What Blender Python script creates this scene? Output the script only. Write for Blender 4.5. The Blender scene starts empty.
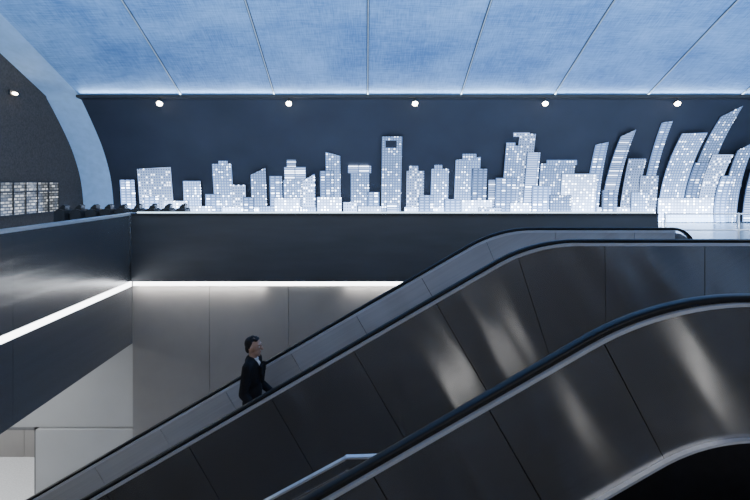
import bpy, bmesh, math, random
from mathutils import Vector, Matrix
random.seed(7)
sc = bpy.context.scene
COL = sc.collection
PI = math.pi
R_ = math.radians
F = 500.0; PX0 = 366.0; PY0 = 182.0; CZ = 1.6
def wx(px, D): return (px-PX0)*D/F
def wz(py, D): return CZ+(PY0-py)*D/F

# ---------------------------------------------------------------- materials
def new_mat(name):
    m = bpy.data.materials.new(name); m.use_nodes = True
    nt = m.node_tree; b = nt.nodes['Principled BSDF']
    return m, nt, b
SLOPE_N = (-math.sin(R_(30)), 0, math.cos(R_(30)))
def mat(name, c, rough=.5, metal=0, noise=.08, scale=(8,8,8), bump=0, spec=.5, aniso=0, rot=0, wave=0, tang=SLOPE_N, wsc=(1.6,1.6,.5)):
    m, nt, b = new_mat(name)
    tc = nt.nodes.new('ShaderNodeTexCoord'); mp = nt.nodes.new('ShaderNodeMapping')
    mp.inputs['Scale'].default_value = scale
    src = tc.outputs['Object']
    if rot:
        m0 = nt.nodes.new('ShaderNodeMapping'); m0.inputs['Rotation'].default_value = (0, rot, 0)
        nt.links.new(src, m0.inputs[0]); src = m0.outputs[0]
    n = nt.nodes.new('ShaderNodeTexNoise'); n.inputs['Scale'].default_value = 1; n.inputs['Detail'].default_value = 4
    nt.links.new(src, mp.inputs[0]); nt.links.new(mp.outputs[0], n.inputs['Vector'])
    r = nt.nodes.new('ShaderNodeValToRGB')
    r.color_ramp.elements[0].position = .3; r.color_ramp.elements[1].position = .7
    r.color_ramp.elements[0].color = (*[max(0, x*(1-noise)) for x in c], 1)
    r.color_ramp.elements[1].color = (*[min(1, x*(1+noise)) for x in c], 1)
    nt.links.new(n.outputs['Fac'], r.inputs[0]); nt.links.new(r.outputs[0], b.inputs['Base Color'])
    b.inputs['Roughness'].default_value = rough; b.inputs['Metallic'].default_value = metal
    b.inputs['Specular IOR Level'].default_value = spec
    if aniso:
        b.inputs['Anisotropic'].default_value = aniso
        cv = nt.nodes.new('ShaderNodeCombineXYZ')
        for i, v in enumerate(tang): cv.inputs[i].default_value = v
        nt.links.new(cv.outputs[0], b.inputs['Tangent'])
    if wave:          # slight oil-canning of the thin sheet metal
        m2 = nt.nodes.new('ShaderNodeMapping'); m2.inputs['Scale'].default_value = wsc
        n2 = nt.nodes.new('ShaderNodeTexNoise'); n2.inputs['Scale'].default_value = 1; n2.inputs['Detail'].default_value = 1
        nt.links.new(src, m2.inputs[0]); nt.links.new(m2.outputs[0], n2.inputs['Vector'])
        bp = nt.nodes.new('ShaderNodeBump'); bp.inputs['Strength'].default_value = 1; bp.inputs['Distance'].default_value = wave
        nt.links.new(n2.outputs['Fac'], bp.inputs['Height']); nt.links.new(bp.outputs[0], b.inputs['Normal'])
    if bump:
        bp = nt.nodes.new('ShaderNodeBump'); bp.inputs['Strength'].default_value = bump; bp.inputs['Distance'].default_value = .01
        nt.links.new(n.outputs['Fac'], bp.inputs['Height']); nt.links.new(bp.outputs[0], b.inputs['Normal'])
    return m
def emit(name, c, s):
    m, nt, b = new_mat(name)
    b.inputs['Base Color'].default_value = (*[x*.5 for x in c], 1)
    b.inputs['Emission Color'].default_value = (*c, 1); b.inputs['Emission Strength'].default_value = s
    return m

M = {}
M['clad'] = mat('dark_brushed_steel', (.255,.253,.251), .25, .84, .05, (1.2,1.2,50), aniso=.85, rot=R_(30), wave=.09)
M['clad2'] = mat('dark_satin_steel', (.280,.278,.275), .23, .84, .05, (1.5,1.5,40), aniso=.85, rot=R_(30), wave=.09)
M['inner'] = mat('light_brushed_steel', (.58,.58,.58), .28, .55, .06, (1,1,50), rot=R_(30), wave=.08)
M['bright'] = mat('polished_steel', (.72,.74,.77), .28, .55, .02, (1,1,1))
M['deck'] = mat('decking_steel', (.20,.20,.205), .42, .35, .02, (1,1,1))
M['rubber'] = mat('black_rubber', (.010,.0102,.0105), .40, 0, .05, (2,2,2), spec=.18)
M['black'] = mat('black_skirt', (.008,.008,.009), .45, 0, .2, (20,20,20), spec=.2)
M['step'] = mat('step_aluminium', (.16,.16,.165), .45, .8, .2, (60,3,3))
M['truss'] = mat('truss_dark', (.02,.02,.022), .6, 0, .2)
M['fascia'] = mat('charcoal_metal_fascia', (.27,.277,.29), .27, .82, .04, (1,.2,12), aniso=.6, tang=(0,1,0), wave=.006, wsc=(1,.03,6))
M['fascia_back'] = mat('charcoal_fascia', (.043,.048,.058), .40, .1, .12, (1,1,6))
M['wallgrey'] = mat('grey_satin_wall', (.38,.365,.35), .36, .55, .06, (1.5,1.5,1.5), wave=.04, wsc=(1.2,1,.2))
M['lowwall'] = mat('pale_grey_wall', (.48,.485,.49), .5, 0, .05, (1,1,1))
M['navy'] = mat('navy_wall', (.031,.039,.060), .38, .1, .15, (.6,.6,.6), spec=.4)
M['front'] = mat('grey_stone_wall', (.36,.37,.39), .5, 0, .1, (1,1,1))
M['brown'] = mat('brown_acoustic_wall', (.052,.045,.041), .85, 0, .35, (18,18,18), .4)
M['paleblue'] = mat('pale_blue_arch', (.38,.59,.90), .7, 0, .08, (4,4,4))
M['floor'] = mat('pale_terrazzo', (.55,.56,.57), .25, 0, .12, (30,30,30))
M['batten'] = mat('seam_batten', (.55,.65,.76), .35, .3, .1)
M['seam'] = mat('seam_gap', (.02,.03,.06), .6, 0, .1)
M['dark'] = mat('dark_trim', (.01,.012,.016), .6, 0, .1)
M['led'] = emit('white_led', (.95,.98,1), 9)
M['ledblue'] = emit('cool_led', (.66,.86,1), 3)
M['lamp'] = emit('warm_lamp', (1,.84,.62), 60)
M['gate'] = mat('gate_black', (.016,.017,.020), .35, .2, .15)
M['skin'] = mat('skin', (.33,.205,.145), .55, 0, .08, (20,20,20))
M['hair'] = mat('black_hair', (.012,.010,.010), .6, 0, .3, (40,40,90), spec=.2)
M['suit'] = mat('black_suit', (.010,.010,.012), .85, 0, .2, (60,60,60), spec=.2)
M['shirt'] = mat('white_shirt', (.62,.63,.65), .7, 0, .03)
M['shoe'] = mat('black_leather', (.012,.011,.011), .3, 0, .1)
M['lips'] = mat('lips', (.25,.12,.09), .5, 0, .05)
M['eye'] = mat('eye_white', (.45,.45,.43), .3, 0, .02)
M['iris'] = mat('dark_iris', (.02,.012,.01), .2, 0, .1)
M['brow'] = mat('eyebrow_hair', (.08,.05,.04), .7, 0, .1)
def glass_mat():
    m, nt, b = new_mat('clear_glass')
    n = nt.nodes.new('ShaderNodeTexNoise'); n.inputs['Scale'].default_value = 3
    r = nt.nodes.new('ShaderNodeMapRange'); r.inputs[3].default_value = .02; r.inputs[4].default_value = .06
    nt.links.new(n.outputs['Fac'], r.inputs[0]); nt.links.new(r.outputs[0], b.inputs['Roughness'])
    b.inputs['Base Color'].default_value = (.86,.95,.98,1); b.inputs['Transmission Weight'].default_value = 1; b.inputs['IOR'].default_value = 1.1
    return m
M['glass'] = glass_mat()

def ceil_mat():
    m, nt, b = new_mat('blue_fabric_ceiling')
    tc = nt.nodes.new('ShaderNodeTexCoord')
    def nz(sx, sy, sz, det):
        mp = nt.nodes.new('ShaderNodeMapping'); mp.inputs['Scale'].default_value = (sx,sy,sz)
        n = nt.nodes.new('ShaderNodeTexNoise'); n.inputs['Scale'].default_value = 1; n.inputs['Detail'].default_value = det
        nt.links.new(tc.outputs['Object'], mp.inputs[0]); nt.links.new(mp.outputs[0], n.inputs['Vector']); return n
    a = nz(.45,.6,.6,3); f1 = nz(40,2.5,2.5,3); f2 = nz(2.5,30,30,3)
    mx = nt.nodes.new('ShaderNodeMath'); mx.operation = 'ADD'
    nt.links.new(f1.outputs['Fac'], mx.inputs[0]); nt.links.new(f2.outputs['Fac'], mx.inputs[1])
    m2 = nt.nodes.new('ShaderNodeMath'); m2.operation = 'MULTIPLY_ADD'; m2.inputs[1].default_value = 1.6
    nt.links.new(a.outputs['Fac'], m2.inputs[0]); nt.links.new(mx.outputs[0], m2.inputs[2])
    m3 = nt.nodes.new('ShaderNodeMath'); m3.operation = 'DIVIDE'; m3.inputs[1].default_value = 3.6
    nt.links.new(m2.outputs[0], m3.inputs[0])
    r = nt.nodes.new('ShaderNodeValToRGB')
    r.color_ramp.elements[0].position = .38; r.color_ramp.elements[1].position = .62
    r.color_ramp.elements[0].color = (.075,.20,.47,1); r.color_ramp.elements[1].color = (.27,.49,.85,1)
    nt.links.new(m3.outputs[0], r.inputs[0]); nt.links.new(r.outputs[0], b.inputs['Base Color'])
    b.inputs['Roughness'].default_value = .8
    return m
M['ceil'] = ceil_mat()

def window_mat(name, pu, pv, wu, wv, base, win, lit, plit, sb=1.35):
    m, nt, b = new_mat(name)
    L = nt.links.new
    uv = nt.nodes.new('ShaderNodeUVMap')
    sep = nt.nodes.new('ShaderNodeSeparateXYZ'); L(uv.outputs[0], sep.inputs[0])
    def mth(op, a, bb=None):
        n = nt.nodes.new('ShaderNodeMath'); n.operation = op
        for i, v in enumerate((a, bb)):
            if v is None: continue
            if isinstance(v, (int, float)): n.inputs[i].default_value = v
            else: L(v, n.inputs[i])
        return n.outputs[0]
    u = mth('DIVIDE', sep.outputs[0], pu); v = mth('DIVIDE', sep.outputs[1], pv)
    mu = mth('GREATER_THAN', mth('FRACT', u), 1-wu); mv = mth('GREATER_THAN', mth('FRACT', v), 1-wv)
    w = mth('MULTIPLY', mu, mv)
    cmb = nt.nodes.new('ShaderNodeCombineXYZ'); L(mth('FLOOR', u), cmb.inputs[0]); L(mth('FLOOR', v), cmb.inputs[1])
    oi = nt.nodes.new('ShaderNodeObjectInfo'); L(oi.outputs['Random'], cmb.inputs[2])
    wn = nt.nodes.new('ShaderNodeTexWhiteNoise'); wn.noise_dimensions = '3D'; L(cmb.outputs[0], wn.inputs['Vector'])
    isl = mth('LESS_THAN', wn.outputs['Value'], plit)
    def mix(f, a, bb):
        n = nt.nodes.new('ShaderNodeMix'); n.data_type = 'RGBA'
        L(f, n.inputs[0])
        for k, c in ((6, a), (7, bb)):
            if isinstance(c, tuple): n.inputs[k].default_value = (*c, 1)
            else: L(c, n.inputs[k])
        return n.outputs[2]
    tc = nt.nodes.new('ShaderNodeTexCoord'); ns = nt.nodes.new('ShaderNodeTexNoise'); ns.inputs['Scale'].default_value = 1.3
    L(tc.outputs['Object'], ns.inputs['Vector'])
    fac = mix(ns.outputs['Fac'], tuple(x*.45 for x in base), tuple(x*1.5 for x in base))
    winc = mix(isl, win, lit)
    colr = mix(w, fac, winc)
    b.inputs['Base Color'].default_value = (.08,.115,.19,1); b.inputs['Roughness'].default_value = .5
    L(colr, b.inputs['Emission Color'])
    # backlight: strongest near the foot of the wall, each panel with its own level
    gl = mth('MULTIPLY', mth('POWER', 2.718, mth('MULTIPLY', sep.outputs[1], -1.4)), 3.2)
    lev = mth('ADD', mth('MULTIPLY', oi.outputs['Random'], .9), .55)
    L(mth('MULTIPLY', mth('ADD', gl, .85), mth('MULTIPLY', lev, sb)), b.inputs['Emission Strength'])
    return m
BASE = (.15,.25,.49)
WM = {
 'a': window_mat('facade_small_windows', .105,.11,.5,.5, BASE, (.48,.68,1.12), (4.0,4.8,6.2), .2),
 'b': window_mat('facade_wide_windows', .20,.11,.65,.45, (.13,.22,.45), (.42,.62,1.08), (3.8,4.6,6.0), .18),
 'c': window_mat('facade_grid', .10,.11,.5,.5, (.44,.62,1.02), (.07,.13,.28), (4.0,4.7,6.0), .2),
 'd': window_mat('facade_bright', .12,.115,.55,.5, (.42,.60,1.0), (.85,1.16,1.8), (4.8,5.5,6.6), .35),
 'e': window_mat('facade_stripes', .42,.095,.9,.45, (.14,.235,.47), (.54,.74,1.2), (3.4,4.1,5.4), .18),
}
M['crown'] = emit('crown_glow', (.34,.50,.84), 1.2)
M['hole'] = mat('dark_opening', (.012,.018,.035), .5)

# ---------------------------------------------------------------- helpers
class MB:
    def __init__(s): s.v = []; s.f = []; s.uv = None
    def add(s, vs, fs):
        o = len(s.v); s.v += [tuple(v) for v in vs]; s.f += [tuple(i+o for i in f) for f in fs]; return s
    def box(s, x0,x1,y0,y1,z0,z1):
        return s.add([(x0,y0,z0),(x1,y0,z0),(x1,y1,z0),(x0,y1,z0),(x0,y0,z1),(x1,y0,z1),(x1,y1,z1),(x0,y1,z1)],
            [(0,3,2,1),(4,5,6,7),(0,1,5,4),(1,2,6,5),(2,3,7,6),(3,0,4,7)])
    def strip(s, top, bot, y0, y1):      # closed solid between two polylines in XZ, thickness in Y
        n = len(top); vs = []
        for (a, b) in zip(top, bot):
            vs += [(a[0],y0,a[1]),(b[0],y0,b[1]),(b[0],y1,b[1]),(a[0],y1,a[1])]
        fs = [(0,1,2,3)]
        for i in range(n-1):
            o = i*4; q = o+4
            for k in range(4):
                k2 = (k+1) % 4
                fs.append((o+k, q+k, q+k2, o+k2))
        e = (n-1)*4; fs.append((e+3,e+2,e+1,e))
        return s.add(vs, fs)
    def prism(s, poly, axis, a, b):      # poly 2D extruded along axis
        def P(p, t):
            return {'x':(t,p[0],p[1]), 'y':(p[0],t,p[1]), 'z':(p[0],p[1],t)}[axis]
        n = len(poly)
        vs = [P(p,a) for p in poly]+[P(p,b) for p in poly]
        fs = [tuple(range(n)), tuple(range(2*n-1,n-1,-1))]+[(i,(i+1)%n,(i+1)%n+n,i+n) for i in range(n)]
        return s.add(vs, fs)
    def sweep(s, path, y, sec):          # path (x,z,ang), sec (dy,dn)
        vs = []; m = len(sec)
        for x,z,a in path:
            for dy,dn in sec: vs.append((x-math.sin(a)*dn, y+dy, z+math.cos(a)*dn))
        fs = []
        for i in range(len(path)-1):
            for k in range(m):
                k2=(k+1)%m; fs.append((i*m+k,(i+1)*m+k,(i+1)*m+k2,i*m+k2))
        fs += [tuple(range(m-1,-1,-1)), tuple(range((len(path)-1)*m, len(path)*m))]
        return s.add(vs, fs)
    def tube(s, p, q, r1, r2=None, n=16, caps=0):
        r2 = r1 if r2 is None else r2
        p = Vector(p); q = Vector(q); d = (q-p); L = d.length; d = d/L if L > 1e-6 else Vector((0,0,1))
        t = d.orthogonal().normalized(); b = d.cross(t)
        rings = []
        if caps:
            for k in range(caps, 0, -1):
                a = k*PI/2/(caps+.5); rings.append((p-d*r1*math.sin(a), r1*math.cos(a)))
        rings.append((p, r1)); rings.append((q, r2))
        if caps:
            for k in range(1, caps+1):
                a = k*PI/2/(caps+.5); rings.append((q+d*r2*math.sin(a), r2*math.cos(a)))
        vs = []
        for c, r in rings:
            for i in range(n):
                a = 2*PI*i/n; vs.append(c+t*r*math.cos(a)+b*r*math.sin(a))
        fs = []
        for j in range(len(rings)-1):
            for i in range(n):
                i2=(i+1)%n; fs.append((j*n+i,j*n+i2,(j+1)*n+i2,(j+1)*n+i))
        fs += [tuple(range(n-1,-1,-1)), tuple(range((len(rings)-1)*n, len(rings)*n))]
        return s.add(vs, fs)
    def ell(s, c, r, n=20, m=12, rot=None):
        vs = [Vector((0,0,-1))]
        for j in range(1, m):
            a = -PI/2+PI*j/m
            for i in range(n):
                t = 2*PI*i/n; vs.append(Vector((math.cos(a)*math.cos(t), math.cos(a)*math.sin(t), math.sin(a))))
        vs.append(Vector((0,0,1)))
        fs = [(0,1+(i+1)%n,1+i) for i in range(n)]
        for j in range(m-2):
            for i in range(n):
                i2=(i+1)%n; o=1+j*n; fs.append((o+i,o+i2,o+n+i2,o+n+i))
        o=1+(m-2)*n; e=len(vs)-1
        fs += [(o+i,o+(i+1)%n,e) for i in range(n)]
        out = []
        for v in vs:
            w = Vector((v.x*r[0], v.y*r[1], v.z*r[2]))
            if rot: w = rot @ w
            out.append(w+Vector(c))
        return s.add(out, fs)
    def mesh(s, name, m, off=(0,0,0)):
        me = bpy.data.meshes.new(name)
        me.from_pydata([(v[0]-off[0],v[1]-off[1],v[2]-off[2]) for v in s.v], [], s.f); me.update()
        bm = bmesh.new(); bm.from_mesh(me); bmesh.ops.recalc_face_normals(bm, faces=bm.faces); bm.to_mesh(me); bm.free()
        me.materials.append(m); return me
    def build(s, name, m, parent=None, smooth=False, label=None, rel=False, origin=None):
        off = parent.location if (parent and not rel) else (0,0,0)
        if parent and parent.parent and not rel: off = Vector(parent.location)+Vector(parent.parent.location)
        if origin: off = origin
        me = s.mesh(name, m, off)
        o = bpy.data.objects.new(name, me); COL.objects.link(o)
        if origin: o.location = origin
        o.parent = parent
        if smooth:
            for p in me.polygons: p.use_smooth = True
        if label: o['label'] = label
        return o
def auto_smooth(o, ang=35):
    me = o.data
    for p in me.polygons: p.use_smooth = True
    bm = bmesh.new(); bm.from_mesh(me)
    for e in bm.edges:
        if len(e.link_faces) == 2 and e.calc_face_angle(0) > R_(ang): e.smooth = False
    bm.to_mesh(me); bm.free()
    return o
def thing(name, label, cat, loc, group=None):
    o = bpy.data.objects.new(name, None); COL.objects.link(o); o.location = loc; o.empty_display_size = .2
    return tag(o, label, cat, group)
def tag(o, label, cat, group=None):
    o['label'] = label; o['category'] = cat
    if group: o['group'] = group
    return o
def struct(o): o['kind'] = 'structure'; return o

# ---------------------------------------------------------------- setting
WALLP = [(20.0,0.0),(20.0,.5),(19.97,.9),(19.88,1.4),(19.72,1.9),(19.45,2.45),(19.1,3.0),(18.65,3.55),(18.15,4.1),(17.7,4.56)]
CEILP = [(17.66,4.64),(15.26,5.66),(13.3,6.46),(11,7.3),(8.5,7.95),(6,8.15)]
CEILP = CEILP+[(12-a,b) for a,b in CEILP[-2::-1]]
XA, XE, XR = -10.1, -11.3, 22.0
def extr(prof, x0, x1, nx=1):
    mb = MB(); n = len(prof); vs = []
    for i in range(nx+1):
        x = x0+(x1-x0)*i/nx
        vs += [(x,a,b) for a,b in prof]
    fs = [(i*n+k,i*n+k+1,(i+1)*n+k+1,(i+1)*n+k) for i in range(nx) for k in range(n-1)]
    return mb.add(vs, fs)
def smooth_prof(p, k=4):
    out = []
    for i in range(len(p)-1):
        p0 = p[max(i-1,0)]; p1 = p[i]; p2 = p[i+1]; p3 = p[min(i+2,len(p)-1)]
        for j in range(k):
            t = j/k
            out.append(tuple(.5*((2*p1[d])+(-p0[d]+p2[d])*t+(2*p0[d]-5*p1[d]+4*p2[d]-p3[d])*t*t+(-p0[d]+3*p1[d]-3*p2[d]+p3[d])*t**3) for d in (0,1)))
    out.append(p[-1]); return out
WS = smooth_prof(WALLP); CS = smooth_prof(CEILP)
struct(extr(WS, XA, XR).build('wall_back', M['navy'], smooth=True))
struct(extr(CS, XA, XR).build('ceiling', M['ceil'], smooth=True))
struct(extr([(12-a,b) for a,b in WS], XE, XR).build('wall_front', M['front'], smooth=True))
struct(extr(WS+CS, XE, XA).build('trim_arch', M['paleblue'], smooth=True))
prof_all = WS+CS+[(12-a,b) for a,b in WS[::-1]]
struct(MB().prism(prof_all, 'x', XE-.2, XE).build('wall_left_end', M['brown']))
struct(MB().prism(prof_all, 'x', XR, XR+.2).build('wall_right_end', M['front']))
struct(MB().prism([(17.72,4.52),(17.40,4.55),(17.40,4.64),(17.42,4.64),(17.42,4.57),(17.72,4.56)], 'x', XA, XR).build('trim_1', M['dark']))
# ceiling seams
xs_seam = [-6.5+3.28*k for k in range(9)]
tn = 2
for i, x in enumerate(xs_seam):
    P = []
    for (a,b),(c,d) in zip(CS[:-1], CS[1:]): P.append((a,b,math.atan2(d-b,c-a)))
    P.append((*CS[-1], P[-1][2]))
    for (mk, bars) in ((M['batten'],((-.012,.012,.04),)),(M['seam'],((-.040,-.012,.012),(.012,.036,.012)))):
        mb = MB()
        for (dx0,dx1,h) in bars:
            vs = []
            for a,b,g in P:
                nx, nz = math.sin(g), -math.cos(g)
                if nz > 0: nx, nz = -nx, -nz
                for xx, hh in ((x+dx0,0),(x+dx1,0),(x+dx1,h),(x+dx0,h)):
                    vs.append((xx, a+nx*hh*1., b+nz*hh))
            fs = [(i2*4+k,(i2+1)*4+k,(i2+1)*4+(k+1)%4,i2*4+(k+1)%4) for i2 in range(len(P)-1) for k in range(4)]
            mb.add(vs, fs)
        struct(mb.build('trim_%d' % tn, mk)); tn += 1

VL = -4.52; VD = 9.7; VR = 4.4; VF = .75; LF = -5.0
fl = MB()
fl.box(XE,VL-.12, -8,20, -.35,0); fl.box(VL-.12,VR, VD+.0,20, -.35,0); fl.box(VR,XR,-8,20,-.35,0); fl.box(VL-.12,VR,-8,VF,-.35,0)
struct(fl.build('floor', M['floor']))
struct(MB().box(-14,VR+.3,-2,14,LF-.2,LF).build('floor_lower', M['floor']))
# void walls
wl = MB()
for a,b in ((.8,3.3),(3.304,6.4),(6.404,VD-.02)): wl.box(VL-.12,VL,a,b,-.31,.96); wl.box(VL-.12,VL,a,b,-1.52,-.41)
wl.box(VL-.12,VL-.03,.8,VD,-.41,-.31)
struct(wl.build('wall_left', M['fascia']))
struct(MB().box(VL-.14,VL+.02,.8,VD+.14,.96,1.0).build('trim_30', M['bright']))
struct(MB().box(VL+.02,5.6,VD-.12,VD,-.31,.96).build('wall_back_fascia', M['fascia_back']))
struct(MB().box(VL+.02,5.6,VD-.14,VD+.14,.96,1.0).build('trim_31', M['dark']))
lw = MB(); xx = VL; seams = [-3.03,-1.5,.05,1.6,3.1,VR]
for s in seams: lw.box(xx+.004,s-.004,VD-.02,VD+.1,LF,-.41); xx = s
lw.box(VL,VR,VD+.02,VD+.12,LF,-.41)
struct(lw.build('wall_back_lower', M['wallgrey']))
struct(MB().box(VL,VR,VD-.02,VD+.1,-.41,-.311).build('trim_32', M['dark']))
struct(MB().box(-9.0,VL-.002,10.0,10.15,-3.3,-.36).build('wall_left_lower', M['lowwall']))
struct(MB().box(-6.56,VL-.002,9.93,10.2,LF,-3.32).build('wall_left_low_block', M['lowwall']))
fw = MB()
for k in range(6): fw.box(-12+k*.95,-11.06+k*.95,12,12.15,LF,-.36)
fw.box(-14,-4,12.1,12.2,LF,-.36)
struct(fw.build('wall_far_lower', M['wallgrey']))
struct(MB().box(VR+.15,VR+.3,-2,VD,LF,-.36).build('wall_right_lower', M['wallgrey']))
struct(MB().box(-14,VR+.3,-2.2,-2,LF,-.36).build('wall_front_lower', M['lowwall']))
struct(MB().box(-14.2,-14,-2,14,LF,-.36).build('wall_far_left_lower', M['lowwall']))
# slim frame round the lower opening at far left
fr = MB(); fr.box(-6.60,-6.56,9.95,10.05,LF,-3.3); fr.box(-9.0,-6.56,9.95,10.05,-3.34,-3.3)
struct(fr.build('trim_33', M['deck']))

# window strip in the end wall
w = MB()
y0,y1,z0,z1 = 13.6,18.35,.55,1.58
w.box(XE,XE+.06,y0,y1,z0-.05,z0); w.box(XE,XE+.06,y0,y1,z1,z1+.05)
k = y0
while k < y1: w.box(XE,XE+.05,k,k+.03,z0,z1); k += .59
w.box(XE,XE+.05,y0,y1,1.25,1.28)
wo = struct(w.build('window_1', M['dark']))
gl = MB(); gl.box(XE+.005,XE+.02,y0,y1,z0,z1)
def pane_mat():
    m, nt, b = new_mat('lit_interior_glass')
    tc = nt.nodes.new('ShaderNodeTexCoord'); sp = nt.nodes.new('ShaderNodeSeparateXYZ'); cb = nt.nodes.new('ShaderNodeCombineXYZ')
    nt.links.new(tc.outputs['Object'], sp.inputs[0]); nt.links.new(sp.outputs[1], cb.inputs[0]); nt.links.new(sp.outputs[2], cb.inputs[1])
    br = nt.nodes.new('ShaderNodeTexBrick'); nt.links.new(cb.outputs[0], br.inputs['Vector'])
    br.inputs['Color1'].default_value=(.14,.15,.16,1); br.inputs['Color2'].default_value=(1.3,1.35,1.4,1); br.inputs['Mortar'].default_value=(.05,.055,.06,1)
    br.inputs['Scale'].default_value=1; br.inputs['Brick Width'].default_value=.22; br.inputs['Row Height'].default_value=.10; br.inputs['Mortar Size'].default_value=.022; br.inputs['Bias'].default_value=-.3
    nt.links.new(br.outputs['Color'], b.inputs['Emission Color'])
    b.inputs['Emission Strength'].default_value = 1; b.inputs['Base Color'].default_value=(.02,.02,.02,1); b.inputs['Roughness'].default_value=.1
    return m
gl.build('pane', pane_mat(), wo)

# ---------------------------------------------------------------- light strips
def lightstrip(mb, label):
    return tag(mb.build('light_strip', M['led'], origin=None), label, 'light strip')
lightstrip(MB().box(VL+.03,VR-.03,VD-.06,VD-.021,-.40,-.33), 'white light strip running level along the back wall under the dark fascia')
lightstrip(MB().box(VL-.029,VL+.005,.8,VD-.07,-.405,-.315), 'white light strip along the left side wall, receding toward the corner')
tag(MB().box(VL+.1,5.55,VD-.05,VD-.01,1.0,1.022).build('light_strip', M['ledblue']), 'thin cool light line on top of the back parapet below the skyline', 'light strip')

# ---------------------------------------------------------------- spotlights
def spot(x, y, z, label, group):
    t = thing('spotlight', label, 'spotlight', (x,y,z), group)
    b = MB(); b.tube((x,y,z+.12),(x,y,z+.20),.03); b.build('stem', M['dark'], t)
    b = MB(); b.tube((x,y,z),(x,y,z+.12),.11,.07); auto_smooth(b.build('housing', M['dark'], t))
    b = MB(); b.ell((x,y-.03,z-.005),(.095,.095,.085)); b.build('lens', M['lamp'], t, True, 'glowing warm white lens')
SPX = [160,289,415,545,677]
names = ['leftmost ceiling spotlight, above the small left skyline blocks','second spotlight from the left, above the stepped low towers','middle spotlight of the five, just right of the tallest tower','fourth spotlight from the left under the ceiling edge','rightmost spotlight of the row, above the curved right towers']
for px, lab in zip(SPX, names):
    D = 17.52; x = wx(px, D); z = wz(103.5, D)
    spot(x, D, z, lab, 'spotlights under the ceiling edge')
    L = bpy.data.lights.new('spot_beam','SPOT'); L.energy = 90; L.color=(1,.90,.78); L.spot_size=R_(80); L.spot_blend=.6; L.shadow_soft_size=.08
    lo = bpy.data.objects.new('spot_beam', L); COL.objects.link(lo); lo.location=(x,D-.05,z-.14); lo.rotation_euler=(R_(10),0,0)
t = thing('wall_light', 'small recessed light high on the brown end wall inside the blue arch', 'light', (XE,16,4.45))
b = MB(); b.box(XE,XE+.06,15.78,16.22,4.36,4.52); b.build('housing', M['dark'], t)
b = MB(); b.ell((XE+.07,16,4.43),(.04,.12,.04)); b.build('lens', M['lamp'], t, True)

# ---------------------------------------------------------------- skyline
def wall_at_py(py):
    prev = None
    for i in range(len(WS)-1):
        (a,b),(c,d) = WS[i], WS[i+1]
        for k in range(8):
            t = k/8; D = a+(c-a)*t; Z = b+(d-b)*t
            y = PY0-(Z-CZ)*F/D
            if prev and prev[2] >= py >= y:
                f = (prev[2]-py)/max(1e-6, prev[2]-y)
                return prev[0]+(D-prev[0])*f, prev[1]+(Z-prev[1])*f
            prev = (D,Z,y)
    return prev[0], prev[1]
def wall_len(Z):
    s = 0
    for i in range(len(WS)-1):
        (a,b),(c,d) = WS[i], WS[i+1]
        if d >= Z: return s+math.hypot(c-a,d-b)*(Z-b)/max(1e-6,d-b)
        s += math.hypot(c-a,d-b)
    return s
def panel_mesh(L, Rr, layer, m):
    # L, Rr: left/right edges bottom -> top, same length; front panel stands off the wall
    off = .06+.09*layer
    def P(px,py,o):
        D,Z = wall_at_py(py); x = (px-PX0)*D/F
        return (x, D-o, Z)
    n = len(L); vs = []; uvs = []
    v0 = wall_len(.3)
    for (l,r) in zip(L,Rr):
        wl_ = P(l[0],l[1],0)[0]
        for p in (l,r):
            q = P(p[0],p[1],off); vs.append(q); uvs.append((q[0]-wl_+.02, wall_len(q[2])-v0))
    for (l,r) in zip(L,Rr):
        for p in (l,r): vs.append(P(p[0],p[1],off-.025))
    fs = [(2*i,2*i+1,2*i+3,2*i+2) for i in range(n-1)]; nf = len(fs)
    o = 2*n
    fs += [(o+2*i+1,o+2*i,o+2*i+2,o+2*i+3) for i in range(n-1)]
    fs += [(2*i,2*i+2,o+2*i+2,o+2*i) for i in range(n-1)]+[(2*i+3,2*i+1,o+2*i+1,o+2*i+3) for i in range(n-1)]
    fs += [(2*n-2,2*n-1,o+2*n-1,o+2*n-2),(1,0,o,o+1)]
    mb = MB().add(vs,fs)
    return mb, uvs
def edge(xb, yb, xt, yt, bow, n=12):
    return [(xb+(xt-xb)*(t/n)+bow*4*(t/n)*(1-t/n)*-1, yb+(yt-yb)*t/n) for t in range(n+1)]
BASEY = 221
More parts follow.
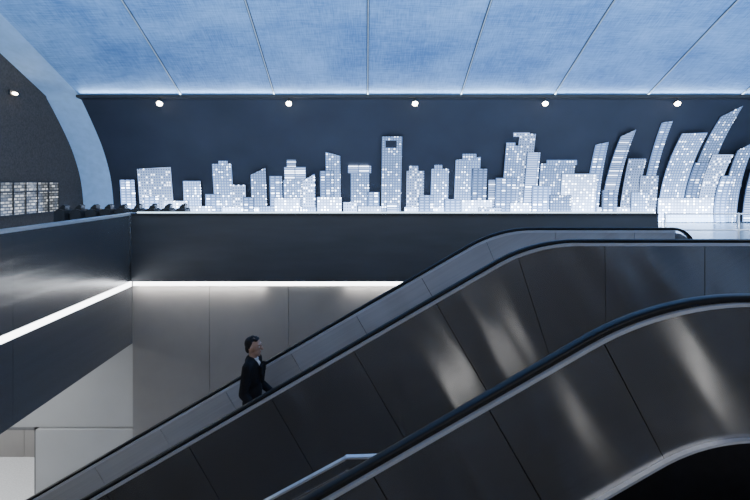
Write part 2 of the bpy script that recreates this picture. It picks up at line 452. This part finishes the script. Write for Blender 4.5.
def building(label, mk, layer, xlb, xrb, ytl, ytr=None, xlt=None, xrt=None, bow=0, extra=None, yb=BASEY):
    ytr = ytl if ytr is None else ytr
    k = lambda px,yt: PX0+(px-PX0)*20.0/wall_at_py(yt)[0]
    xlt = k(xlb,ytl) if xlt is None else xlt; xrt = k(xrb,ytr) if xrt is None else xrt
    L = edge(xlb,yb,xlt,ytl,bow); Rr = edge(xrb,yb,xrt,ytr,bow)
    mb, uvs = panel_mesh(L,Rr,layer,WM[mk])
    D,Z = wall_at_py(yb); org = ((xlb+xrb)/2*D/F-PX0*D/F, D, Z)
    def fin(mb, uvs, name, m, parent=None):
        o = mb.build(name, m, parent, origin=None if parent else org)
        ul = o.data.uv_layers.new(name='UVMap')
        for lp in o.data.loops:
            vi = lp.vertex_index
            ul.data[lp.index].uv = uvs[vi % len(uvs)]
        return o
    o = fin(mb, uvs, 'skyline_building', WM[mk])
    tag(o, label, 'building panel', 'illuminated skyline panels on the curved wall')
    L2 = edge(xlb-.5,yb,xlt-.5,ytl-.4,bow); R2 = edge(xrb+.4,yb,xrt+.4,ytr-.4,bow)
    m3,u3 = panel_mesh(L2,R2,layer-.32,None); fin(m3,u3,'backing',M['hole'],o)
    for (nm, ek, x0,x1,ya,yb2) in (extra or []):
        e1 = [(x0,yb2),(x0,ya)]; e2 = [(x1,yb2),(x1,ya)]
        m2, u2 = panel_mesh(e1,e2,layer+.36,None)
        fin(m2,u2,nm, WM.get(ek) or M[ek], o)
    return o
B = building
B('leftmost skyline panel, a short narrow lit block beside the blue arch','b',1,124,138,180)
B('wide lit slab with sloping top right beside the leftmost short block','c',0,142,175,169,167)
B('low bright podium block between the wide slab and the square left tower','d',2,166,190,201)
B('small square lit block with flat roof left of the stepped pair','a',1,186,203,181)
B('low bright block in front of the square left tower','d',3,192,214,206)
B('narrow half-height block leaning against the left stepped tower','b',1,207,221,194)
B('mid-height square tower with stepped cap, sixth from the left','a',0,216,235,164,extra=[('crown','a',219,228,161,166)])
B('short block with bright base right of the stepped-cap tower','c',1,234,247,185)
B('low bright podium before the slanted-roof tower','d',2,224,262,207)
B('tower with roof slanting down to the left, below the second spotlight','a',1,253,268,175,168)
B('plain lit block standing behind, right of the slant-roof tower','b',0,271,283,176)
B('darker stepped block whose upper part rises behind the plain block','e',0,286,307,167,extra=[('crown','e',287,296,160,168)])
B('broad mid-height block with dotted lit windows in front of the dark stepped one','a',1,285,302,180)
B('low wide bright podium of dense lit windows left of the slanted slab','d',3,276,301,198)
B('narrow block with roof slanting up to the right, just left of the thin pointed tower','c',2,304,316,181,174)
B('tall thin tower with slanted tip left of the capped tower','a',0,327,341,152,156)
B('short lit block attached in front of the tall thin slanted tower','b',1,321,334,171)
B('low bright podium at the foot of the thin slanted tower','d',3,318,342,197)
B('small low bright block left under the capped tower','c',3,344,357,202)
B('tower with a broad flat cap wider than its shaft, left of the tallest tower','a',0,351,369,170,extra=[('crown','e',348,371,166,173)])
B('low narrow block between the capped tower and the tallest tower','b',2,368,379,192)
B('tallest upright tower with a dark opening near its top','a',1,381,400,137,extra=[('opening','hole',385.5,396.5,141,148)])
B('twin-roof tower first to the right of the tallest tower','c',0,406,423,171,extra=[('crown','c',409,418,166,172)])
B('tower with small roof box, second to the right of the tallest tower','a',0,430,447,169,extra=[('crown','a',434,442,165,170)])
B('long low bright podium under the two towers right of the tallest','d',2,404,452,207)
B('slab tower with stepped top left of the plain pale slab','a',0,453,477,160,157,extra=[('crown','a',462,476,154,160)])
B('plain pale slab overlapping the stepped slab, near picture centre-right','b',1,470,484,169)
B('short slab beside the tall stepped tower pair','e',0,487,496,180)
B('low bright podium below the pale slab','d',3,460,490,200)
B('tall left half of the stepped pair below the fourth spotlight','a',1,499,515,146,extra=[('crown','a',505,514,143,147)])
B('tallest block of the stepped pair, rising behind its left half','c',0,510,525,134,extra=[('crown','c',513,529,133,137)])
B('slim tower leaning right, right half of the stepped pair','e',2,520,532,153)
B('half-height block at the foot of the stepped pair','b',2,493,513,178)
B('low bright podium right of the stepped pair','d',3,508,549,203)
B('broad slab with stepped roof right of the slim leaning tower','a',0,536,569,164,160,extra=[('crown','a',546,576,160,165)])
B('block of bright dense windows in front of the broad stepped slab','d',1,558,592,174)
B('leaning slim tower with slanted tip left of the curved pointed tower','b',0,584,597,145,142,xlt=595,xrt=608,bow=2)
B('curved tower with pointed tip, left one of the big right-hand towers','e',1,599,613,137,130,xlt=619,xrt=634,bow=4)
B('square grid-windowed block in front of the curved pointed tower','c',2,616,632,159,xlt=626,xrt=643,bow=1)
B('block of fine grid windows next to the thin curved sliver','c',3,633,650,176)
B('thin curved sliver tower with sharp top beside the large stepped block','b',0,640,648,123,121,xlt=661,xrt=672,bow=4)
B('large stepped block with rounded lean, left of the tallest curved tower','a',1,656,680,134,133,xlt=680,xrt=705,bow=6)
B('low wide bright podium below the large stepped block','d',4,652,712,198)
B('tallest curved tower at right, bending outward with rounded top','a',0,687,703,117,106,xlt=720,xrt=742,bow=9)
B('mid-height curved block with dense windows in front of the tallest curved tower','c',2,694,710,155,xlt=709,xrt=729,bow=4)
B('curved block with angled roof at the right picture edge','a',3,717,730,151,142,xlt=732,xrt=749,bow=4)
B('small rounded block at the extreme right edge','e',4,735,752,168,165,xlt=744,xrt=764,bow=2)
B('low bright podium between the broad slab and the grid block','d',4,592,648,207)
B('small low block at the foot of the wide sloping slab','b',5,150,164,196)
B('low block in the gap right of the short bright-based block','b',4,246,256,197)
B('low block filling the gap left of the low dense podium','a',4,262,276,206)
B('tiny low block between the slanted-roof narrow block and the thin tower','a',4,301,317,207)
B('low block at the foot of the capped tower, on its right','d',4,358,381,206)
B('short dim block right behind the low block beside the tallest tower','e',5,386,398,203)
B('low block joining the two towers right of the tallest','b',3,418,432,195)
B('low block left of the stepped-top slab','b',4,443,458,199)
B('low block between the pale slab and the short slab','c',5,476,498,207)
B('short block in the gap right of the slim leaning tower','b',4,528,546,186)
B('low block before the broad stepped slab','a',5,545,566,195)
B('short narrow block at the foot of the curved pointed tower','b',5,596,610,190)
B('short block in front of the fine grid block','a',5,624,640,192)
B('slim curved block between the large stepped block and the tallest curved tower','b',3,678,690,163,xlt=690,xrt=703,bow=3)
B('slim curved block just left of the angled-roof block at the right edge','b',5,706,717,176,xlt=713,xrt=726,bow=3)

# ---------------------------------------------------------------- ticket gates
g0 = None
gx = [64,80,95,109,123,138,153,168,183]
od = ['leftmost','second from the left','third from the left','fourth from the left','middle','fourth from the right','third from the right','second from the right','rightmost']
for i in range(9):
    D = 12.2+i*.1; x = wx(gx[i], D)
    lab = 'low dark ticket gate behind the parapet corner, '+od[i]+' of the nine'
    if g0 is None:
        t = thing('ticket_gate', lab, 'ticket gate', (x,D,0), 'ticket gates on the upper floor')
        poly = [(x-.13,0),(x+.13,0),(x+.13,.84),(x+.115,.90),(x+.06,.93),(x,.94),(x-.06,.93),(x-.115,.90),(x-.13,.84)]
        MB().prism(poly,'y',D-.2,D+.2).build('housing', M['gate'], t)
        MB().prism([(x-.06,.92),(x+.09,.92),(x+.10,1.02),(x+.05,1.05),(x-.04,.98)],'y',D-.12,D+.06).build('reader', M['gate'], t)
        MB().box(x+.13,x+.145,D-.02,D+.01,.45,.82).build('flap', M['rubber'], t)
        g0 = t
    else:
        t = g0.copy(); COL.objects.link(t); t.location = (x,D,0); t['label'] = lab
        for ch in g0.children:
            c = ch.copy(); COL.objects.link(c); c.parent = t

# ---------------------------------------------------------------- railing at the right
t = thing('railing', 'glass and stainless barrier railing at right, beyond the top of the far escalator', 'railing', (6.3,10.2,0))
for z in (.35,.62,.95): MB().tube((6.1,10.2,z),(10.5,10.2,z),.016).build('rail', M['bright'], t, True)
for x in (6.1,7.6,9.1,10.5): MB().tube((x,10.2,0),(x,10.2,.97),.022).build('post', M['bright'], t, True)
for x in (6.1,7.6,9.1): MB().box(x+.04,min(x+1.46,10.46),10.24,10.25,.1,.92).build('glass_panel', M['glass'], t)

# ---------------------------------------------------------------- escalators
TAN = math.tan(R_(30))
def esc_path(xs):
    ztop, zbot, Rr = .987, -4.0, 1.7
    XI = 1.731+xs; XB = XI-(ztop-zbot)/TAN; t = Rr*math.tan(R_(15))
    P = []
    x0 = XB-t; 
    for k in range(6): P.append((XB-1.3+ (x0-(XB-1.3))*k/6, zbot, 0))
    for k in range(11):
        a = R_(30)*k/10; P.append((x0+Rr*math.sin(a), zbot+Rr*(1-math.cos(a)), a))
    sx, sz = P[-1][:2]; ex = XI-t*math.cos(R_(30)); ez = ztop-t*math.sin(R_(30))
    for k in range(1,40): P.append((sx+(ex-sx)*k/40, sz+(ez-sz)*k/40, R_(30)))
    for k in range(0,13):
        a = R_(30)*(1-k/12); P.append((ex+Rr*(math.sin(R_(30))-math.sin(a)), ez-Rr*(math.cos(R_(30))-math.cos(a)), a))
    fx = P[-1][0]; xe = 4.02
    for k in range(1,9): P.append((fx+(xe-fx)*k/8, ztop, 0))
    return P
def at_x(P, x):
    for a,b in zip(P[:-1],P[1:]):
        if a[0] <= x <= b[0]:
            f = (x-a[0])/(b[0]-a[0]); return tuple(a[i]+(b[i]-a[i])*f for i in range(3))
    return P[0] if x < P[0][0] else P[-1]
def off(p, d): return (p[0]+math.sin(p[2])*d, p[1]-math.cos(p[2])*d)
def escalator(label, xs, yn, yf, seams, cm):
    P = esc_path(xs); xa, xb = P[0][0], P[-1][0]
    t = thing('escalator', label, 'escalator', (xb, (yn+yf)/2, 0))
    rloop = .27
    loopT = [(xb+rloop*math.sin(f), P[-1][1]-rloop+rloop*math.cos(f), -f) for f in [PI*k/14 for k in range(1,15)]]
    loopB = [(xa-rloop*math.sin(f), P[0][1]-rloop+rloop*math.cos(f), f) for f in [PI*k/14 for k in range(14,0,-1)]]
    full = loopB+P+loopT
    hs = [(-.036,-.015),(-.040,.0),(-.034,.013),(-.022,.018),(0,.020),(.022,.018),(.034,.013),(.040,0),(.036,-.015)]
    slopeA = at_x(P, -2); 
    dcl = 1.95
    def dirang(x):
        lo, hi = .9+xs, 2.5+xs
        if x < at_x(P,-6.6)[0]: return R_(30)
        return R_(30)*(1-min(1,max(0,(x-lo)/(hi-lo))))
    s0 = off(slopeA, dcl)
    def lowpt(p):
        a = dirang(p[0]); dx, dz = math.sin(a), -math.cos(a)
        t1 = (p[1]-(s0[1]+TAN*(p[0]-s0[0])))/(TAN*dx-dz)
        t2 = (p[1]-(.987-dcl))/(-dz)
        tt = max(t1,t2)
        q = (p[0]+dx*tt, p[1]+dz*tt)
        if q[1] < LF+.01:
            tt = (p[1]-LF-.01)/(-dz); q = (p[0]+dx*tt, LF+.01)
        return q
    def samples(x0,x1):
        n = max(2,int((x1-x0)/.09)); return [at_x(P,x0+(x1-x0)*k/n) for k in range(n+1)]
    gd = .046 if cm == 'clad' else .034
    for yh, o in ((yn,-1),(yf,1)):
        auto_smooth(MB().sweep(full, yh, hs).build('handrail', M['rubber'], t), 50)
        gs = [(-.062,-.017),(.062,-.017),(.062,-gd),(-.062,-gd)]
        auto_smooth(MB().sweep(P, yh, gs).build('handrail_guide', M['bright'], t), 50)
        bs = [xa]+[s for s in seams if xa+.2 < s < xb-.1]+[xb]
        for x0,x1 in zip(bs[:-1],bs[1:]):
            sm = samples(x0+.003,x1-.003)
            yi = yh-o*.05
            MB().strip([off(p,gd+.001) for p in sm],[off(p,.715) for p in sm],*sorted((yi,yi+o*.012))).build('interior_panel', M['inner'] if cm=='clad' else M[cm], t)
            yo = yh+o*.05
            if x1 > -6.6: 
                MB().strip([off(p,gd+.001) for p in sm],[lowpt(p) for p in sm],*sorted((yo,yo-o*.012))).build('exterior_panel', M['clad'], t)
        sm = samples(xa,xb)
        # core behind the panel joints
        MB().strip([off(p,gd+.004) for p in sm],[off(p,.75) for p in sm],*sorted((yh-o*.034,yh+o*.034))).build('balustrade_core', M['truss'], t)
        MB().sweep(sm, yh-o*.066, [(-.016,-.715),(.016,-.715),(.016,-.728),(-.016,-.728)]).build('inner_decking', M['bright'], t)
        MB().strip([off(p,.729) for p in sm],[off(p,1.18) for p in sm],*sorted((yh-o*.082,yh-o*.072))).build('skirt', M['black'], t)
        for (cx, sgn, cz) in ((xb,1,P[-1][1]-rloop),(xa,-1,P[0][1]-rloop)):
            rr = rloop-.05
            pl = [(cx, cz+rr)]+[(cx+sgn*rr*math.sin(PI*k/12), cz+rr*math.cos(PI*k/12)) for k in range(1,12)]+[(cx,cz-rr)]
            MB().prism(pl,'y',yh-.05,yh+.05).build('newel_panel', M['clad'], t)
            MB().box(min(cx,cx+sgn*.18),max(cx,cx+sgn*.18),yh-.06,yh+.06,(0 if sgn>0 else LF),cz-rr-.06).build('newel_base', M['clad'], t)
    # truss body
    sm = samples(-6.2+xs, xb)
    MB().strip([off(p,1.25) for p in sm],[(lambda q:(q[0],q[1]+.03))(lowpt(p)) for p in sm], yn-.03, yf+.03).build('truss', M['truss'], t)
    # steps
    x = -6.2+xs; ya, yb2 = yn+.10, yf-.10
    while x < 2.9:
        p = at_x(P,x); z = p[1]-1.05; z = min(z, -.02)
        mb = MB(); mb.box(x+.003,x+.40,ya,yb2,z-.04,z)
        for k in range(9): mb.box(x+.012+k*.043,x+.030+k*.043,ya+.01,yb2-.01,z,z+.006)
        mb.box(x+.003,x+.03,ya,yb2,z-.22,z-.04)
        if x > 1.9: mb = MB().box(x+.003,x+.40,ya,yb2,z-.04,z)
        mb.build('step', M['step'], t); x += .40
    MB().box(x,VR-.01,ya,yb2,-.05,.005).build('landing_plate', M['step'], t)
    return t, P
sm1 = [1.55-.85*k for k in range(9,-1,-1)]+[2.46,3.49]
escalator('far steel escalator carrying the person up past the dark fascia', 0, 5.2, 6.55, sm1, 'clad')
sm2 = [1.22-.60*k for k in range(14,-1,-1)]+[2.1,3.0]
escalator('near steel escalator at lower right, closest to the viewer', -.18, 1.30, 2.65, sm2, 'clad2')

# divider between the escalators
t = thing('divider_wall', 'low sloping steel divider with thin metal cap in the gap between the escalators', 'divider', (-1,4.0,LF))
pth = [(-5.5,-3.48)]+[(-.17,-.612),(-.16,-.60),(.02,-.595),(.5,-.58)]
path = []
for i,p in enumerate(pth):
    q = pth[min(i+1,len(pth)-1)]; r = pth[max(i-1,0)]
    path.append((p[0],p[1],math.atan2(q[1]-r[1],q[0]-r[0])))
MB().sweep(path,4.0,[(-.022,-.008),(-.022,.008),(.022,.008),(.022,-.008)]).build('cap_rail', M['bright'], t)
MB().sweep([(a,b-.10,g) for a,b,g in path],3.975,[(-.012,-.008),(-.012,.008),(.012,.008),(.012,-.008)]).build('lower_rail', M['deck'], t)
MB().strip([(a,b-.008) for a,b,_ in path],[(a,LF+.002) for a,b,_ in path],3.98,4.02).build('infill_panel', M['clad'], t)

# ---------------------------------------------------------------- person
def remesh(mb, name, m, vox, parent, smooth_it=2):
    me = mb.mesh(name, m); o = bpy.data.objects.new(name, me); COL.objects.link(o)
    md = o.modifiers.new('r','REMESH'); md.mode = 'VOXEL'; md.voxel_size = vox; md.use_smooth_shade = True
    if smooth_it:
        s = o.modifiers.new('s','SMOOTH'); s.iterations = smooth_it; s.factor = .5
    dg = bpy.context.evaluated_depsgraph_get(); ev = o.evaluated_get(dg)
    nm = bpy.data.meshes.new_from_object(ev); o.modifiers.clear(); o.data = nm
    if not nm.materials: nm.materials.append(m)
    for p in nm.polygons: p.use_smooth = True
    o.parent = parent
    return o
FX, FY, FZ = -1.32, 5.87, -1.87
per = thing('person', 'person in a black suit and white shirt riding the far escalator, facing right', 'person', (FX,FY,FZ))
per.rotation_euler = (0,0,R_(-6))
HZ = 1.535
body = MB()
body.ell((-.005,0,HZ+.015),(.093,.073,.103)); body.ell((.032,0,HZ-.05),(.055,.052,.060)); body.ell((.055,0,HZ-.085),(.03,.03,.022))
body.tube((.082,0,HZ+.025),(.106,0,HZ-.018),.010,.015,10,3)       # nose
body.ell((.076,0,HZ+.035),(.018,.05,.010))                         # brow
for s in (-1,1): body.ell((.0,s*.076,HZ-.005),(.018,.014,.032))
body.tube((-.02,0,1.34),(0,0,1.47),.056,.050,14,3)
ARM = {}
for s in (-1,1):
    sh = (-.015,s*.165,1.345); el = (-.05,s*.21,1.06) if s<0 else (-.02,s*.21,1.06); wr = (.12,s*.20,.885) if s<0 else (.17,s*.19,.93)
    ARM[s] = (sh,el,wr)
    body.tube((-.01,s*.03,1.38),sh,.05,.055,12,3); body.tube(sh,el,.05,.04,12,3); body.tube(el,wr,.04,.027,12,3)
    d = (Vector(wr)-Vector(el)).normalized(); w = Vector(wr)
    side = Vector((0,1,0)); up = d.cross(side).normalized()
    rot = Matrix((d,side,up)).transposed()
    body.ell(w+d*.055,(.055,.018,.042),14,8,rot)
    for k,(f,ln) in enumerate(zip((-.030,-.010,.010,.030),(.066,.076,.070,.054))):
        a = w+d*.095+up*f; b = a+d*ln*.55-side*s*.012; c = b+d*ln*.4-side*s*.028
        body.tube(a,b,.0095,.0085,8,2); body.tube(b,c,.0085,.007,8,2)
    a = w+d*.03+up*(.032); b = a+d*.035+up*.028-side*s*.012; c = b+d*.03+up*.006-side*s*.014
    body.tube(a,b,.012,.010,8,2); body.tube(b,c,.010,.008,8,2)
body.ell((-.01,0,1.21),(.100,.148,.19)); body.ell((-.005,0,1.02),(.085,.122,.14)); body.ell((-.01,0,.89),(.095,.142,.11))
LEG = {}
for s in (-1,1):
    hp = (0,s*.085,.86); kn = (.03,s*.09,.47); an = (0,s*.095,.09)
    LEG[s]=(hp,kn,an)
    body.tube(hp,kn,.080,.056,14,3); body.tube(kn,an,.054,.036,14,3); body.tube((0,s*.095,.05),(.12,s*.105,.035),.038,.028,12,3)
remesh(body,'body',M['skin'],.006,per,3)
jk = MB()
jk.ell((-.012,0,1.21),(.118,.168,.20)); jk.ell((-.005,0,1.03),(.103,.146,.17)); jk.ell((-.01,0,.89),(.115,.165,.14))
for s in (-1,1):
    sh,el,wr = ARM[s]; e = Vector(el)+(Vector(wr)-Vector(el))*.9
    jk.tube((-.015,s*.05,1.375),sh,.060,.063,14,3); jk.tube(sh,el,.065,.053,14,3); jk.tube(el,tuple(e),.053,.042,14,1)
jk.tube((-.04,0,1.36),(-.03,0,1.405),.068,.060,14,1)
remesh(jk,'jacket',M['suit'],.012,per,3)
for s in (-1,1):
    l = MB(); l.prism([(s*.010,1.12),(s*.030,1.36),(s*.085,1.34),(s*.075,1.25),(s*.055,1.24)],'x',.095,.125)
    l.build('lapel', M['suit'], per, rel=True)
sh = MB(); sh.ell((.036,0,1.27),(.072,.045,.12)); sh.tube((-.008,0,1.375),(.004,0,1.422),.064,.057,18)
remesh(sh,'shirt',M['shirt'],.008,per,2)
ti = MB(); ti.prism([(-.012,1.37),(.012,1.37),(.016,1.345),(.022,1.2),(0,1.17),(-.022,1.2),(-.016,1.345)],'x',.09,.123)
ti.build('necktie', M['suit'], per, rel=True)
tr = MB()
tr.ell((-.01,0,.89),(.104,.155,.12))
for s in (-1,1):
    hp,kn,an = LEG[s]; tr.tube(hp,kn,.092,.070,14,3); tr.tube(kn,(an[0]-.005,an[1],.075),.070,.060,14,1)
remesh(tr,'trousers',M['suit'],.012,per,3)
for s in (-1,1):
    q = MB(); q.ell((.045,s*.1,.035),(.145,.05,.045)); q.ell((-.03,s*.097,.06),(.06,.045,.05)); q.box(-.09,.17,s*.1-.04,s*.1+.04,0,.02)
    remesh(q,'shoe',M['shoe'],.008,per,2)
# short hair: close to the skull, side-parted tufts above the forehead, faded sides
hr = MB()
hr.ell((-.030,0,HZ+.042),(.078,.0755,.080)); hr.ell((-.052,0,HZ-.008),(.048,.068,.070))
for k,(tx,ty,tz) in enumerate(((.036,-.035,.088),(.042,-.012,.094),(.040,.014,.096),(.032,.036,.090),(.015,-.045,.096),(.018,.0,.104),(.012,.042,.097),(-.02,-.02,.108),(-.02,.025,.108))):
    hr.ell((tx,ty,HZ+tz),(.028,.020,.018),12,8)
for s in (-1,1): hr.ell((-.025,s*.066,HZ+.028),(.026,.010,.034))
remesh(hr,'hair',M['hair'],.005,per,1)
for s in (-1,1):
    e = MB(); e.ell((.080,s*.031,HZ+.012),(.009,.012,.006)); eo = e.build('eye', M['eye'], per, True, rel=True)
    MB().ell((.0875,s*.031,HZ+.012),(.003,.005,.005)).build('iris', M['iris'], eo, True, rel=True)
    MB().ell((.087,s*.031,HZ+.034),(.005,.018,.003)).build('eyebrow', M['brow'], per, True, rel=True)
MB().ell((.085,0,HZ-.052),(.006,.022,.006)).build('mouth', M['lips'], per, True, rel=True)

# ---------------------------------------------------------------- lights
def area(name, loc, rot, sx, sy, e, c, spread=None):
    L = bpy.data.lights.new(name,'AREA'); L.shape='RECTANGLE'; L.size=sx; L.size_y=sy; L.energy=e; L.color=c
    if spread: L.spread = R_(spread)
    o = bpy.data.objects.new(name,L); COL.objects.link(o); o.location=loc; o.rotation_euler=rot; return o
def aim(o, d): o.rotation_euler = Vector(d).to_track_quat('-Z','Y').to_euler()
aim(area('ceiling_fill',(5,6.3,4.35),(0,0,0),32,.8,2900,(.72,.87,1)), (0,1.9,1))  # unseen lamp added above the view to brighten the ceiling, no fixture
aim(area('cove_uplight',(5,17.5,4.64),(0,0,0),30,.1,280,(.70,.87,1),110), (0,-1,.45))
area('strip_wash',(-3.2,VD-.1,-.42),(R_(10),0,0),2.5,.05,18,(1,.97,.94))
area('strip_wash',(1.9,VD-.1,-.42),(R_(10),0,0),4.6,.05,28,(1,.97,.94))
area('lower_left',(-8.2,7.5,-.5),(0,0,0),3,3,220,(.95,.98,1))
area('lower_far',(-9.0,11.1,-.6),(0,0,0),3,1.2,200,(.97,.98,1))
area('front_soft',(-1,-4,5.5),(R_(50),0,0),12,1.5,1050,(1,.98,.97))
area('right_soft',(9,6,5.5),(0,R_(0),0),3,6,220,(.85,.93,1))
# unseen lamps added between the escalators and beside the near balustrade, for steel reflections
for (x,y,z,sx,sz,e,dy) in ((1.15,3.7,-1.0,.06,.6,.9,(0,1,.1)),(-1.2,3.7,-2.1,.3,.6,1.3,(0,1,.15)),(2.0,3.6,-.5,.06,.5,.6,(0,1,.05)),
                    (2.45,1.50,.25,.025,.4,.6,(-.1,1,.05)),(1.55,1.50,-.1,.10,.4,.22,(0,1,.05))):
    aim(area('steel_streak_fill',(x,y,z),(0,0,0),sx,sz,e,(1,.99,.98)), dy)
w = bpy.data.worlds.new('world'); sc.world = w; w.use_nodes = True
w.node_tree.nodes['Background'].inputs[0].default_value=(.25,.4,.7,1); w.node_tree.nodes['Background'].inputs[1].default_value=.03

cam = bpy.data.cameras.new('camera'); co = bpy.data.objects.new('camera',cam); COL.objects.link(co)
co.location=(0,0,CZ); co.rotation_euler=(R_(90),0,0); cam.sensor_width=36; cam.lens=24; cam.clip_start=.05
cam.shift_x=(375-PX0)/750; cam.shift_y=-(250-PY0)/750
sc.camera = co
